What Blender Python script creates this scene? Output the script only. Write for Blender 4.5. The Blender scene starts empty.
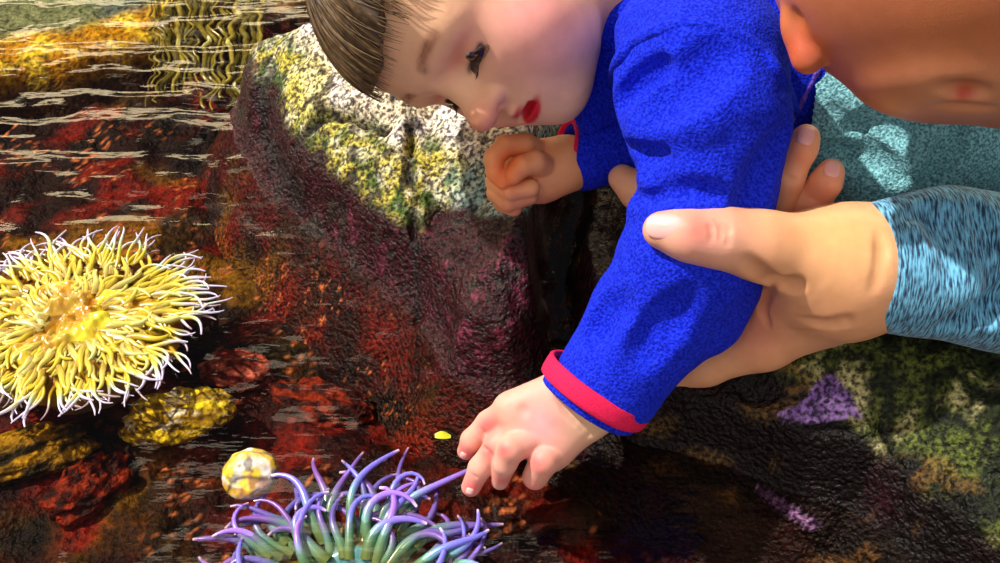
import bpy, math, random
import numpy as np
from mathutils import Vector
R = math.radians
scene = bpy.context.scene
COL = scene.collection
rng = np.random.default_rng(7); random.seed(7)

# ------------------------------------------------------------------ camera, sky, sun, exposure
CAM_Z = 0.62; FPX = 1000 * 40 / 36
cd = bpy.data.cameras.new('camera'); cd.lens = 40; cd.sensor_width = 36; cd.clip_start = 0.02
cam = bpy.data.objects.new('camera', cd); COL.objects.link(cam)
cam.location = (0, 0, CAM_Z); cam.rotation_euler = (R(45), 0, 0)
scene.camera = cam
scene.view_settings.view_transform = 'Standard'; scene.view_settings.look = 'None'
scene.view_settings.exposure = 0.0; scene.view_settings.gamma = 1
scene.view_settings.use_curve_mapping = False
scene.cycles.use_denoising = True

world = bpy.data.worlds.new('sky'); scene.world = world; world.use_nodes = True
nt = world.node_tree; N = nt.nodes; L = nt.links; N.clear()
out = N.new('ShaderNodeOutputWorld'); bg = N.new('ShaderNodeBackground')
tc = N.new('ShaderNodeTexCoord'); mp = N.new('ShaderNodeMapping'); mp.inputs['Scale'].default_value = (2.2, 2.2, 3.0)
nz = N.new('ShaderNodeTexNoise'); nz.inputs['Scale'].default_value = 1.6; nz.inputs['Detail'].default_value = 3
cr = N.new('ShaderNodeValToRGB')
cr.color_ramp.elements[0].position = 0.56; cr.color_ramp.elements[0].color = (0.13, 0.13, 0.15, 1)
cr.color_ramp.elements[1].position = 0.66; cr.color_ramp.elements[1].color = (5.0, 4.3, 3.2, 1)
sep = N.new('ShaderNodeSeparateXYZ'); mr = N.new('ShaderNodeMapRange')
mr.inputs['From Min'].default_value = 0.35; mr.inputs['From Max'].default_value = 0.62
mix = N.new('ShaderNodeMix'); mix.data_type = 'RGBA'; mix.inputs[6].default_value = (0.16, 0.13, 0.10, 1)
L.new(tc.outputs['Generated'], mp.inputs['Vector']); L.new(mp.outputs[0], nz.inputs['Vector'])
L.new(nz.outputs['Fac'], cr.inputs[0]); L.new(tc.outputs['Generated'], sep.inputs[0])
L.new(sep.outputs['Z'], mr.inputs['Value']); L.new(mr.outputs[0], mix.inputs[0])
L.new(cr.outputs[0], mix.inputs[7]); L.new(mix.outputs[2], bg.inputs['Color'])
def band_z(lo, hi, soft):
    a = N.new('ShaderNodeMapRange'); a.inputs['From Min'].default_value = lo - soft; a.inputs['From Max'].default_value = lo
    b = N.new('ShaderNodeMapRange'); b.inputs['From Min'].default_value = hi; b.inputs['From Max'].default_value = hi + soft; b.inputs['To Min'].default_value = 1; b.inputs['To Max'].default_value = 0
    m = N.new('ShaderNodeMath'); m.operation = 'MULTIPLY'
    for q in (a, b): L.new(sep.outputs['Z'], q.inputs['Value'])
    L.new(a.outputs[0], m.inputs[0]); L.new(b.outputs[0], m.inputs[1]); return m.outputs[0]
my = N.new('ShaderNodeMapRange'); my.inputs['From Min'].default_value = 0.35; my.inputs['From Max'].default_value = 0.6; L.new(sep.outputs['Y'], my.inputs['Value'])
mm = N.new('ShaderNodeMath'); mm.operation = 'MULTIPLY'; L.new(band_z(0.30, 0.42, 0.03), mm.inputs[0]); L.new(my.outputs[0], mm.inputs[1])
mx2 = N.new('ShaderNodeMix'); mx2.data_type = 'RGBA'; mx2.inputs[7].default_value = (9.5, 7.6, 4.6, 1)   # cream band added to the sky so ripples catch bright streaks
L.new(mm.outputs[0], mx2.inputs[0]); L.new(mix.outputs[2], mx2.inputs[6]); mb = N.new('ShaderNodeMapRange'); mb.inputs['From Min'].default_value = 0.05; mb.inputs['From Max'].default_value = -0.30; L.new(sep.outputs['Y'], mb.inputs['Value'])
mb2 = N.new('ShaderNodeMath'); mb2.operation = 'MULTIPLY'; L.new(mb.outputs[0], mb2.inputs[0]); L.new(band_z(0.08, 2.0, 0.1), mb2.inputs[1])
mx3 = N.new('ShaderNodeMix'); mx3.data_type = 'RGBA'; mx3.blend_type = 'ADD'; mx3.inputs[7].default_value = (1.7, 1.6, 1.55, 1)   # fill light added as a patchy brighter sky behind the viewer
nz2 = N.new('ShaderNodeTexNoise'); nz2.inputs['Scale'].default_value = 3.2; nz2.inputs['Detail'].default_value = 2; L.new(tc.outputs['Generated'], nz2.inputs['Vector'])
mr2 = N.new('ShaderNodeMapRange'); mr2.inputs['From Min'].default_value = 0.46; mr2.inputs['From Max'].default_value = 0.62; mr2.inputs['To Min'].default_value = 0.12; L.new(nz2.outputs['Fac'], mr2.inputs['Value'])
mb3 = N.new('ShaderNodeMath'); mb3.operation = 'MULTIPLY'; L.new(mb2.outputs[0], mb3.inputs[0]); L.new(mr2.outputs[0], mb3.inputs[1])
L.new(mb3.outputs[0], mx3.inputs[0]); L.new(mx2.outputs[2], mx3.inputs[6]); L.new(mx3.outputs[2], bg.inputs['Color'])
bg.inputs['Strength'].default_value = 0.8; L.new(bg.outputs[0], out.inputs[0])

sd = bpy.data.lights.new('sun', 'SUN'); sd.energy = 5.5; sd.angle = R(1.2); sd.color = (1.0, 0.95, 0.86)
sun = bpy.data.objects.new('sun', sd); COL.objects.link(sun); sun.location = (-1, 1, 2.5)
sun.rotation_euler = (-Vector((-0.72, 0.16, 1.0))).to_track_quat('-Z', 'Y').to_euler()

# ------------------------------------------------------------------ numeric helpers
C45 = math.sqrt(0.5)
LOC = np.array([0, 0, CAM_Z]); ROT = np.array([[1, 0, 0], [0, C45, -C45], [0, C45, C45]])   # tilted frame (right, up, back) -> world
def P(x, y, d): return np.array([(x - 500) * d / FPX, (281.5 - y) * d / FPX, -d])
def wld(p): return np.asarray(p) @ ROT.T + LOC
def ground(x, y, z=0.0):
    v = (281.5 - y) / FPX; d = (CAM_Z - z) / (C45 * (1 - v)); return wld(P(x, y, d))
def pix(w):
    c = (np.asarray(w) - LOC) @ ROT; d = -c[..., 2]
    return np.stack([500 + c[..., 0] * FPX / d, 281.5 - c[..., 1] * FPX / d], -1)
def vnoise(p, seed=0):
    i = np.floor(p).astype(np.int64); f = p - i; f = f * f * (3 - 2 * f); r = 0
    for dx in (0, 1):
        for dy in (0, 1):
            for dz in (0, 1):
                h = ((i[..., 0] + dx) * 374761393 + (i[..., 1] + dy) * 668265263 + (i[..., 2] + dz) * 2147483647 + seed * 1274126177) & 0xffffffff
                h = ((h ^ (h >> 13)) * 1274126177) & 0xffffffff; h = (h ^ (h >> 16)) & 0xffff
                w = (f[..., 0] if dx else 1 - f[..., 0]) * (f[..., 1] if dy else 1 - f[..., 1]) * (f[..., 2] if dz else 1 - f[..., 2])
                r = r + w * (h / 65535.0)
    return r * 2 - 1
def fbm(p, o=4, seed=0):
    r = 0; a = 1; s = 0
    for k in range(o): r = r + a * vnoise(p * 2.03 ** k + 7.3 * k, seed + k); s += a; a *= 0.5
    return r / s
def sst(a, b, x): t = np.clip((x - a) / (b - a), 0, 1); return t * t * (3 - 2 * t)
def mixc(a, b, t): return np.asarray(a) * (1 - t[..., None]) + np.asarray(b) * t[..., None]
def lin(*c): return np.array([((v / 255) / 12.92 if v < 10 else (((v / 255) + 0.055) / 1.055) ** 2.4) for v in c])

class Field:
    """a signed distance grid in the tilted frame; organic bodies are blended here and meshed as one skin"""
    def __init__(s, lo, hi, h):
        s.lo = np.array(lo, float); s.h = h; s.n = np.ceil((np.array(hi) - s.lo) / h).astype(int) + 1
        s.v = np.full(s.n, 0.05, np.float32)
    def _w(s, lo, hi):
        a = np.maximum(np.floor((lo - s.lo) / s.h).astype(int), 0); b = np.minimum(np.ceil((hi - s.lo) / s.h).astype(int) + 1, s.n)
        if (b <= a).any(): return None, None
        sl = tuple(slice(a[i], b[i]) for i in range(3))
        ax = [(s.lo[i] + s.h * np.arange(a[i], b[i])).astype(np.float32) for i in range(3)]
        return sl, ax
    def _ap(s, sl, d, k, op):
        a = s.v[sl]
        if op == 'add': hh = np.maximum(k - np.abs(a - d), 0) / k; s.v[sl] = np.minimum(a, d) - hh * hh * k * 0.25
        else: hh = np.maximum(k - np.abs(a + d), 0) / k; s.v[sl] = np.maximum(a, -d) + hh * hh * k * 0.25
    def cap(s, a, b, ra, rb, k=0.004, op='add'):
        a = np.asarray(a, float); b = np.asarray(b, float); m = max(ra, rb) + k + 3 * s.h
        sl, ax = s._w(np.minimum(a, b) - m, np.maximum(a, b) + m)
        if sl is None: return
        X, Y, Z = ax[0][:, None, None] - a[0], ax[1][None, :, None] - a[1], ax[2][None, None, :] - a[2]
        v = b - a; t = np.clip((X * v[0] + Y * v[1] + Z * v[2]) / max(v @ v, 1e-12), 0, 1)
        d = np.sqrt((X - t * v[0]) ** 2 + (Y - t * v[1]) ** 2 + (Z - t * v[2]) ** 2) - (ra + (rb - ra) * t)
        s._ap(sl, d, k, op)
    def ell(s, c, r, A=None, k=0.004, op='add'):
        c = np.asarray(c, float); r = np.asarray(r, float); A = np.eye(3) if A is None else np.asarray(A); m = r.max() + k + 3 * s.h
        sl, ax = s._w(c - m, c + m)
        if sl is None: return
        X, Y, Z = ax[0][:, None, None] - c[0], ax[1][None, :, None] - c[1], ax[2][None, None, :] - c[2]
        q = [(X * A[i][0] + Y * A[i][1] + Z * A[i][2]) / r[i] for i in range(3)]
        k0 = np.sqrt(q[0] ** 2 + q[1] ** 2 + q[2] ** 2) + 1e-6
        k1 = np.sqrt(sum((q[i] / r[i]) ** 2 for i in range(3))) + 1e-6
        s._ap(sl, k0 * (k0 - 1) / k1, k, op)
    def chain(s, pts, k=0.004, op='add', off=0.0):
        """pts: (x, y, depth, radius), x, y and radius in 1/FPX of the depth"""
        for p, q in zip(pts[:-1], pts[1:]):
            s.cap(P(*p[:3]), P(*q[:3]), p[3] * p[2] / FPX + off, q[3] * q[2] / FPX + off, k, op)
    def grid(s):
        return np.stack(np.meshgrid(*[s.lo[i] + s.h * np.arange(s.n[i]) for i in range(3)], indexing='ij'), -1)
    def mesh(s):
        v = s.v; ins = v < 0; n = s.n; m = n - 1
        c = [ins[i:n[0] - 1 + i, j:n[1] - 1 + j, k:n[2] - 1 + k] for i in (0, 1) for j in (0, 1) for k in (0, 1)]
        cnt = sum(x.astype(np.int8) for x in c); act = (cnt > 0) & (cnt < 8)
        idx = np.full(m, -1, np.int64); I = np.argwhere(act); idx[act] = np.arange(len(I))
        acc = np.zeros((len(I), 3)); num = np.zeros(len(I))
        cor = [(i, j, k) for i in (0, 1) for j in (0, 1) for k in (0, 1)]
        val = {q: v[I[:, 0] + q[0], I[:, 1] + q[1], I[:, 2] + q[2]].astype(float) for q in cor}
        for q in cor:
            for a in range(3):
                if q[a]: continue
                w = list(q); w[a] = 1; w = tuple(w); x, y = val[q], val[w]; cr_ = (x < 0) != (y < 0)
                t = np.where(cr_, x / np.where(cr_, x - y, 1), 0); p = np.array(q, float)[None] + np.zeros((len(I), 3)); p[:, a] += t
                acc += p * cr_[:, None]; num += cr_
        V = s.lo + s.h * (I + acc / num[:, None]); Q = []
        for a in range(3):
            b, c_ = (a + 1) % 3, (a + 2) % 3
            sa = [slice(1, -1)] * 3; sb = [slice(1, -1)] * 3; sa[a] = slice(0, -1); sb[a] = slice(1, None)
            A_, B_ = ins[tuple(sa)], ins[tuple(sb)]
            for flip, mm in ((0, A_ & ~B_), (1, ~A_ & B_)):
                E = np.argwhere(mm)
                if not len(E): continue
                off = np.ones(3, int); off[a] = 0; E = E + off
                def at(db, dc):
                    F = E.copy(); F[:, b] -= db; F[:, c_] -= dc; return idx[F[:, 0], F[:, 1], F[:, 2]]
                q = np.stack([at(1, 1), at(0, 1), at(0, 0), at(1, 0)], 1)
                Q.append(q[:, ::-1] if flip else q)
        return V, np.concatenate(Q)

def relax(V, Q, it=2, f=0.5):
    for _ in range(it):
        a = np.zeros_like(V); n = np.zeros(len(V))
        for i in range(4):
            p, q = Q[:, i], Q[:, (i + 1) % 4]
            np.add.at(a, p, V[q]); np.add.at(n, p, 1); np.add.at(a, q, V[p]); np.add.at(n, q, 1)
        V = V + f * (a / np.maximum(n, 1)[:, None] - V)
    return V

# ------------------------------------------------------------------ object helpers
def mk(name, V, Q, mat, parent=None, col=None, smooth=True):
    V = np.asarray(V, float); Q = np.asarray(Q, np.int32)
    base = np.array(parent.location) if parent is not None and parent.type == 'EMPTY' else 0
    if parent is not None and parent.type != 'EMPTY': base = np.array(parent['_o'])
    if parent is None:
        base = np.array([V[:, 0].mean(), V[:, 1].mean(), V[:, 2].min()])
    me = bpy.data.meshes.new(name); n = Q.shape[1]
    me.vertices.add(len(V)); me.vertices.foreach_set('co', (V - base).astype(np.float32).ravel())
    me.loops.add(Q.size); me.loops.foreach_set('vertex_index', Q.ravel())
    me.polygons.add(len(Q)); me.polygons.foreach_set('loop_start', np.arange(0, Q.size, n, dtype=np.int32))
    me.update(calc_edges=True); me.validate()
    if smooth: me.polygons.foreach_set('use_smooth', np.ones(len(me.polygons), bool))
    if col is not None:
        at = me.color_attributes.new('Col', 'FLOAT_COLOR', 'POINT')
        c = np.ones((len(V), 4), np.float32); c[:, :3] = col; at.data.foreach_set('color', c.ravel())
    me.materials.append(mat)
    o = bpy.data.objects.new(name, me); COL.objects.link(o)
    if parent is None: o.location = base
    else: o.parent = parent
    o['_o'] = [float(b) for b in (np.zeros(3) + base)]
    return o
def tag(o, label, cat=None, group=None, kind=None):
    if label: o['label'] = label
    if cat: o['category'] = cat
    if group: o['group'] = group
    if kind: o['kind'] = kind
    return o
def empty(name, loc):
    o = bpy.data.objects.new(name, None); o.empty_display_size = 0.02; COL.objects.link(o)
    o.location = [float(v) for v in loc]; return o
def tube(pts, rad, sides=7, closed=True):
    pts = np.asarray(pts, float); rad = np.asarray(rad, float); n = len(pts)
    T = np.gradient(pts, axis=0); T /= np.linalg.norm(T, axis=1)[:, None] + 1e-9
    u = np.cross(T[0], [0.3, 0.2, 0.93]); u /= np.linalg.norm(u); V = []
    for i in range(n):
        u = u - T[i] * (u @ T[i]); u /= np.linalg.norm(u) + 1e-9; w = np.cross(T[i], u)
        a = np.arange(sides) * 2 * math.pi / sides
        V.append(pts[i] + rad[i] * (np.cos(a)[:, None] * u + np.sin(a)[:, None] * w))
    V = np.concatenate(V); Q = []
    for i in range(n - 1):
        for j in range(sides):
            k = (j + 1) % sides; Q.append((i * sides + j, i * sides + k, (i + 1) * sides + k, (i + 1) * sides + j))
    return V, np.array(Q)
def join(parts):
    V = []; Q = []; C = []; o = 0
    for p in parts:
        V.append(p[0]); Q.append(p[1] + o); o += len(p[0])
        if len(p) > 2: C.append(p[2])
    return np.concatenate(V), np.concatenate(Q), (np.concatenate(C) if C else None)
def spline(pts, n):
    pts = np.asarray(pts, float); m = len(pts); q = np.vstack([2 * pts[0] - pts[1], pts, 2 * pts[-1] - pts[-2]]); o = []
    for t in np.linspace(0, m - 1 - 1e-6, n):
        i = int(t); f = t - i; a, b, c, d = q[i:i + 4]
        o.append(0.5 * (2 * b + (c - a) * f + (2 * a - 5 * b + 4 * c - d) * f * f + (-a + 3 * b - 3 * c + d) * f ** 3))
    return np.array(o)

# ------------------------------------------------------------------ materials
def M(name): m = bpy.data.materials.new(name); m.use_nodes = True; t = m.node_tree; return m, t, t.nodes['Principled BSDF']
def nd(t, typ, **kw):
    n = t.nodes.new(typ)
    for k, v in kw.items():
        if k in n.inputs: n.inputs[k].default_value = v
        else: setattr(n, k, v)
    return n
def colmul(t, src, lo, hi, scale, mapping=(1, 1, 1), detail=4, p0=0.3, p1=0.7):
    """multiply a colour by noise between lo and hi; returns output socket and noise node"""
    g = nd(t, 'ShaderNodeNewGeometry'); m = nd(t, 'ShaderNodeMapping', Scale=mapping); n = nd(t, 'ShaderNodeTexNoise', Scale=scale, Detail=detail)
    r = nd(t, 'ShaderNodeValToRGB'); r.color_ramp.elements[0].position = p0; r.color_ramp.elements[1].position = p1
    r.color_ramp.elements[0].color = (*lo, 1); r.color_ramp.elements[1].color = (*hi, 1)
    x = nd(t, 'ShaderNodeMix', data_type='RGBA', blend_type='MULTIPLY'); x.inputs[0].default_value = 1
    t.links.new(g.outputs['Position'], m.inputs['Vector']); t.links.new(m.outputs[0], n.inputs['Vector'])
    t.links.new(n.outputs['Fac'], r.inputs[0]); t.links.new(src, x.inputs[6]); t.links.new(r.outputs[0], x.inputs[7])
    return x.outputs[2], n
def bump(t, bs, hsock, strength, dist, prev=None):
    b = nd(t, 'ShaderNodeBump', Strength=strength, Distance=dist); t.links.new(hsock, b.inputs['Height'])
    if prev: t.links.new(prev, b.inputs['Normal'])
    t.links.new(b.outputs[0], bs.inputs['Normal']); return b.outputs[0]
def attr(t): return nd(t, 'ShaderNodeAttribute', attribute_name='Col').outputs['Color']
def rgb(t, c): n = nd(t, 'ShaderNodeRGB'); n.outputs[0].default_value = (*c, 1); return n.outputs[0]

def m_skin(name, rough, nb, sss=0.12):
    m, t, b = M(name); c, n = colmul(t, attr(t), (0.93, 0.90, 0.88), (1.04, 1.03, 1.03), 90, detail=5)
    t.links.new(c, b.inputs['Base Color']); b.inputs['Roughness'].default_value = rough
    b.inputs['Subsurface Weight'].default_value = sss; b.inputs['Subsurface Radius'].default_value = (0.006, 0.0025, 0.0012)
    b.inputs['Subsurface Scale'].default_value = 1.0; b.inputs['Specular IOR Level'].default_value = 0.35
    g = nd(t, 'ShaderNodeNewGeometry'); n2 = nd(t, 'ShaderNodeTexNoise', Scale=900, Detail=3); t.links.new(g.outputs['Position'], n2.inputs['Vector'])
    bump(t, b, n2.outputs['Fac'], nb, 0.0006); return m
SKIN_CHILD = m_skin('child_skin', 0.5, 0.12); SKIN_ADULT = m_skin('adult_skin', 0.42, 0.22)

def m_fleece(name, c0, lo, hi, scale=330):
    m, t, b = M(name); c, n = colmul(t, rgb(t, c0), lo, hi, scale, detail=3, p0=0.38, p1=0.62)
    t.links.new(c, b.inputs['Base Color']); b.inputs['Roughness'].default_value = 0.95; b.inputs['Specular IOR Level'].default_value = 0.1
    b.inputs['Sheen Weight'].default_value = 0.12; b.inputs['Sheen Roughness'].default_value = 0.5
    b.inputs['Sheen Tint'].default_value = (*[min(1, v * 3 + 0.1) for v in c0], 1)
    bump(t, b, n.outputs['Fac'], 0.9, 0.0022); return m
BLUE = m_fleece('blue_fleece', lin(26, 46, 226), (0.35, 0.38, 0.6), (1.5, 1.45, 1.1), 560)
TEAL = m_fleece('teal_fleece', lin(134, 196, 206), (0.35, 0.42, 0.46), (1.35, 1.3, 1.25), 560)
PURPLE = m_fleece('purple_trim', lin(120, 90, 215), (0.7, 0.7, 0.7), (1.1, 1.1, 1.1), 600)
def m_simple(name, c, rough=0.6, nscale=0, spec=0.5, bd=0.0005, bs_=0.4, lo=(0.8,) * 3, hi=(1.1,) * 3, coat=0):
    m, t, b = M(name); src = attr(t) if c is None else rgb(t, c)
    if nscale:
        src, n = colmul(t, src, lo, hi, nscale); bump(t, b, n.outputs['Fac'], bs_, bd)
    t.links.new(src, b.inputs['Base Color']); b.inputs['Roughness'].default_value = rough
    b.inputs['Specular IOR Level'].default_value = spec; b.inputs['Coat Weight'].default_value = coat; b.inputs['Coat Roughness'].default_value = 0.08
    return m
RED = m_simple('red_trim', lin(226, 32, 84), 0.85, 700, 0.2)
NAIL = m_simple('nail', lin(238, 176, 172), 0.38, 0, 0.5)
LIP = m_simple('lip', lin(200, 30, 60), 0.35, 0, 0.5)
EYE = m_simple('eye', None, 0.12, 0, 0.6, coat=0.6)
def m_knit():
    m, t, b = M('heather_knit'); c, n = colmul(t, rgb(t, lin(96, 166, 204)), (0.05, 0.08, 0.14), (1.4, 1.35, 1.3), 1, (1000, 130, 130), 3, 0.38, 0.62)
    t.links.new(c, b.inputs['Base Color']); b.inputs['Roughness'].default_value = 0.9; b.inputs['Sheen Weight'].default_value = 0.2
    bump(t, b, n.outputs['Fac'], 0.7, 0.001); return m
KNIT = m_knit()
DENIM = m_simple('denim', lin(28, 92, 196), 0.85, 500, 0.2, lo=(0.4,) * 3, hi=(1.2,) * 3)
def m_hair():
    m, t, b = M('brown_hair'); c, n = colmul(t, attr(t), (0.5, 0.45, 0.4), (1.35, 1.35, 1.3), 240, (1, 1, 1), 5)
    t.links.new(c, b.inputs['Base Color']); b.inputs['Roughness'].default_value = 0.42; b.inputs['Specular IOR Level'].default_value = 0.5
    return m
HAIR = m_hair()
def m_rock(name, rough, nscale, bd):
    m, t, b = M(name); c, n = colmul(t, attr(t), (0.16, 0.15, 0.17), (1.75, 1.7, 1.62), nscale, detail=5, p0=0.40, p1=0.62)
    t.links.new(c, b.inputs['Base Color'])
    a = nd(t, 'ShaderNodeAttribute', attribute_name='Wet'); r = nd(t, 'ShaderNodeMapRange'); r.inputs['To Min'].default_value = 0.85; r.inputs['To Max'].default_value = rough
    t.links.new(a.outputs['Fac'], r.inputs['Value']); t.links.new(r.outputs[0], b.inputs['Roughness'])
    pv = bump(t, b, n.outputs['Fac'], 1.0, bd)
    g = nd(t, 'ShaderNodeNewGeometry'); n3 = nd(t, 'ShaderNodeTexNoise', Scale=110, Detail=2); t.links.new(g.outputs['Position'], n3.inputs['Vector'])
    bump(t, b, n3.outputs['Fac'], 0.7, 0.004, pv); b.inputs['Specular IOR Level'].default_value = 0.28; return m
ROCK = m_rock('algae_rock', 0.30, 310, 0.004)
BED = m_simple('algae_bed', None, 0.5, 190, 0.12, 0.005, 1.0, (0.2,) * 3, (1.7,) * 3)
TENT = m_simple('tentacle', None, 0.3, 0, 0.6, coat=0.3)
TENT.node_tree.nodes['Principled BSDF'].inputs['Subsurface Weight'].default_value = 0.15
TENT.node_tree.nodes['Principled BSDF'].inputs['Subsurface Radius'].default_value = (0.003, 0.003, 0.003)
STONE = m_simple('wet_stone', None, 0.16, 160, 0.6, 0.001, 0.5, (0.6,) * 3, (1.3,) * 3, coat=0.5)
def m_water():
    m = bpy.data.materials.new('water'); m.use_nodes = True; t = m.node_tree; t.nodes.clear()
    o = nd(t, 'ShaderNodeOutputMaterial'); tr = nd(t, 'ShaderNodeBsdfTransparent', Color=(0.90, 0.82, 0.74, 1)); g = nd(t, 'ShaderNodeBsdfGlossy', Roughness=0.015)
    f = nd(t, 'ShaderNodeFresnel', IOR=1.38); mx = nd(t, 'ShaderNodeMixShader')
    geo = nd(t, 'ShaderNodeNewGeometry'); n = nd(t, 'ShaderNodeTexNoise', Scale=60, Detail=3); mp_ = nd(t, 'ShaderNodeMapping', Scale=(0.35, 1.2, 1))
    t.links.new(geo.outputs['Position'], mp_.inputs[0]); t.links.new(mp_.outputs[0], n.inputs['Vector'])
    b = nd(t, 'ShaderNodeBump', Strength=0.5, Distance=0.002); t.links.new(n.outputs['Fac'], b.inputs['Height'])
    t.links.new(b.outputs[0], g.inputs['Normal']); t.links.new(b.outputs[0], f.inputs['Normal'])
    t.links.new(f.outputs[0], mx.inputs[0]); t.links.new(tr.outputs[0], mx.inputs[1]); t.links.new(g.outputs[0], mx.inputs[2]); t.links.new(mx.outputs[0], o.inputs['Surface'])
    return m
WATER = m_water()

# ------------------------------------------------------------------ ground: pool bed, water, boulder, ledge
def hgrid(x0, x1, y0, y1, h):
    nx, ny = int((x1 - x0) / h) + 1, int((y1 - y0) / h) + 1
    X, Y = np.meshgrid(np.linspace(x0, x1, nx), np.linspace(y0, y1, ny), indexing='ij')
    i = np.arange((nx - 1) * (ny - 1)); a = (i // (ny - 1)) * ny + i % (ny - 1)
    return X.ravel(), Y.ravel(), np.stack([a, a + ny, a + ny + 1, a + 1], 1)
def seg_d(X, Y, pts, closed=False):
    pts = np.asarray(pts, float); d = np.full(X.shape, 9.0); n = len(pts)
    for i in range(n if closed else n - 1):
        a, b = pts[i][:2], pts[(i + 1) % n][:2]; v = b - a
        t = np.clip(((X - a[0]) * v[0] + (Y - a[1]) * v[1]) / (v @ v + 1e-12), 0, 1)
        d = np.minimum(d, np.hypot(X - a[0] - t * v[0], Y - a[1] - t * v[1]))
    return d
def inside(X, Y, pts):
    pts = np.asarray(pts, float); r = np.zeros(X.shape, bool); n = len(pts)
    for i in range(n):
        a, b = pts[i][:2], pts[(i + 1) % n][:2]
        if a[1] == b[1]: continue
        c = ((a[1] > Y) != (b[1] > Y)) & (X < (b[0] - a[0]) * (Y - a[1]) / (b[1] - a[1]) + a[0]); r ^= c
    return r
def sdist(X, Y, pts): d = seg_d(X, Y, pts, True); return np.where(inside(X, Y, pts), d, -d)
def add_wet(o, w):
    a = o.data.attributes.new('Wet', 'FLOAT', 'POINT'); a.data.foreach_set('value', w.astype(np.float32))

def bed_col(p):
    p = p * np.array([1, 1, 0.6])
    c = mixc(lin(40, 8, 4), lin(150, 30, 10), sst(-0.25, 0.35, fbm(p * 30, 4, 21)))
    c = mixc(c, lin(176, 126, 14), sst(0.12, 0.4, fbm(p * np.array([12, 18, 12]), 3, 33)) * sst(-0.12, -0.3, p[:, 0] + 0.1 * fbm(p * 6, 2, 2)) * 0.85)
    c = mixc(c, lin(64, 60, 16), sst(0.1, 0.5, fbm(p * 12, 3, 51)) * 0.5)
    c = mixc(c, lin(14, 4, 3), sst(0.0, 0.3, fbm(p * 24, 3, 71)) * 0.85)
    c = mixc(c, lin(255, 150, 90), sst(0.52, 0.64, vnoise(p * 360, 91)) * sst(0.0, 0.3, fbm(p * 30, 2, 12)))  # tiny bright dots: water sparkle painted into the bed colour
    return c * 0.55
def bed_z(X, Y):
    p = np.stack([X, Y, 0 * X], -1)
    return -0.062 + 0.020 * fbm(p * 9, 3, 3) + 0.008 * fbm(p * 45, 3, 9) + 0.002 * fbm(p * 220, 2, 5)
X, Y, Q = hgrid(-1.2, 1.2, 0.05, 1.9, 0.0035)
Z = bed_z(X, Y); p = np.stack([X, Y, 0 * X], -1)
c = bed_col(p)
tag(mk('floor', np.stack([X, Y, Z], 1), Q, BED, None, c), 'red-brown algae covered pool bed under the water', 'pool floor', kind='structure')

# waves
X, Y, Q = hgrid(-1.2, 1.2, 0.05, 1.9, 0.003)
p = np.stack([X, Y, 0 * X], -1)
amp = 0.30 + 1.3 * sst(0.58, 0.80, Y) * sst(-0.02, -0.2, X)
pc = [ground(285, 365)[:2], ground(470, 378)[:2], ground(250, 395)[:2]]
loc_ = sum(w * np.exp(-((X - q[0]) ** 2 + (Y - q[1]) ** 2) / r ** 2) for q, r, w in zip(pc, (.045, .03, .05), (1, 1.3, .7)))
Z = loc_ * (0.0014 * fbm(p * np.array([48, 75, 1]), 2, 25)) + amp * (0.0022 * fbm(p * np.array([7, 34, 1]), 2, 5) + 0.0011 * fbm(p * np.array([16, 75, 1]), 2, 15) + 0.0012 * fbm(p * np.array([26, 42, 1]), 2, 55)) + 0.0006 * fbm(p * 60, 2, 8)
tag(mk('water_surface', np.stack([X, Y, Z], 1), Q, WATER), 'rippled clear water surface of the touch pool', 'water', kind='stuff')

# boulder
WL = [ground(*q)[:2] for q in [(232, 122), (240, 148), (262, 185), (292, 222), (335, 255), (375, 285), (412, 315), (432, 345), (446, 374), (480, 390), (516, 394), (540, 380)]]
BP = WL + [(0.040, 0.54), (0.036, 0.62), (0.050, 0.70), (0.08, 0.80), (0.07, 0.88), (-0.06, 0.90), (-0.20, 0.875), (-0.25, 0.85)]
def gl(pts): return [ground(*q)[:2] for q in pts]
SEAM = gl([(408, 80, .12), (411, 140, .1), (413, 200, .075), (415, 260, .045), (418, 310, .01)])
CR1 = gl([(272, 70, .07), (262, 100, .05), (266, 135, .035), (285, 175, .02), (300, 205, 0.01)])
CR2 = gl([(352, 92, .11), (325, 108, .09), (303, 128, .07), (288, 150, .05)])
CR3 = gl([(385, 100, .12), (352, 96, .11), (330, 90, .105)])
CR4 = gl([(510, 215, .07), (470, 218, .07), (440, 205, .07)])
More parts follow.
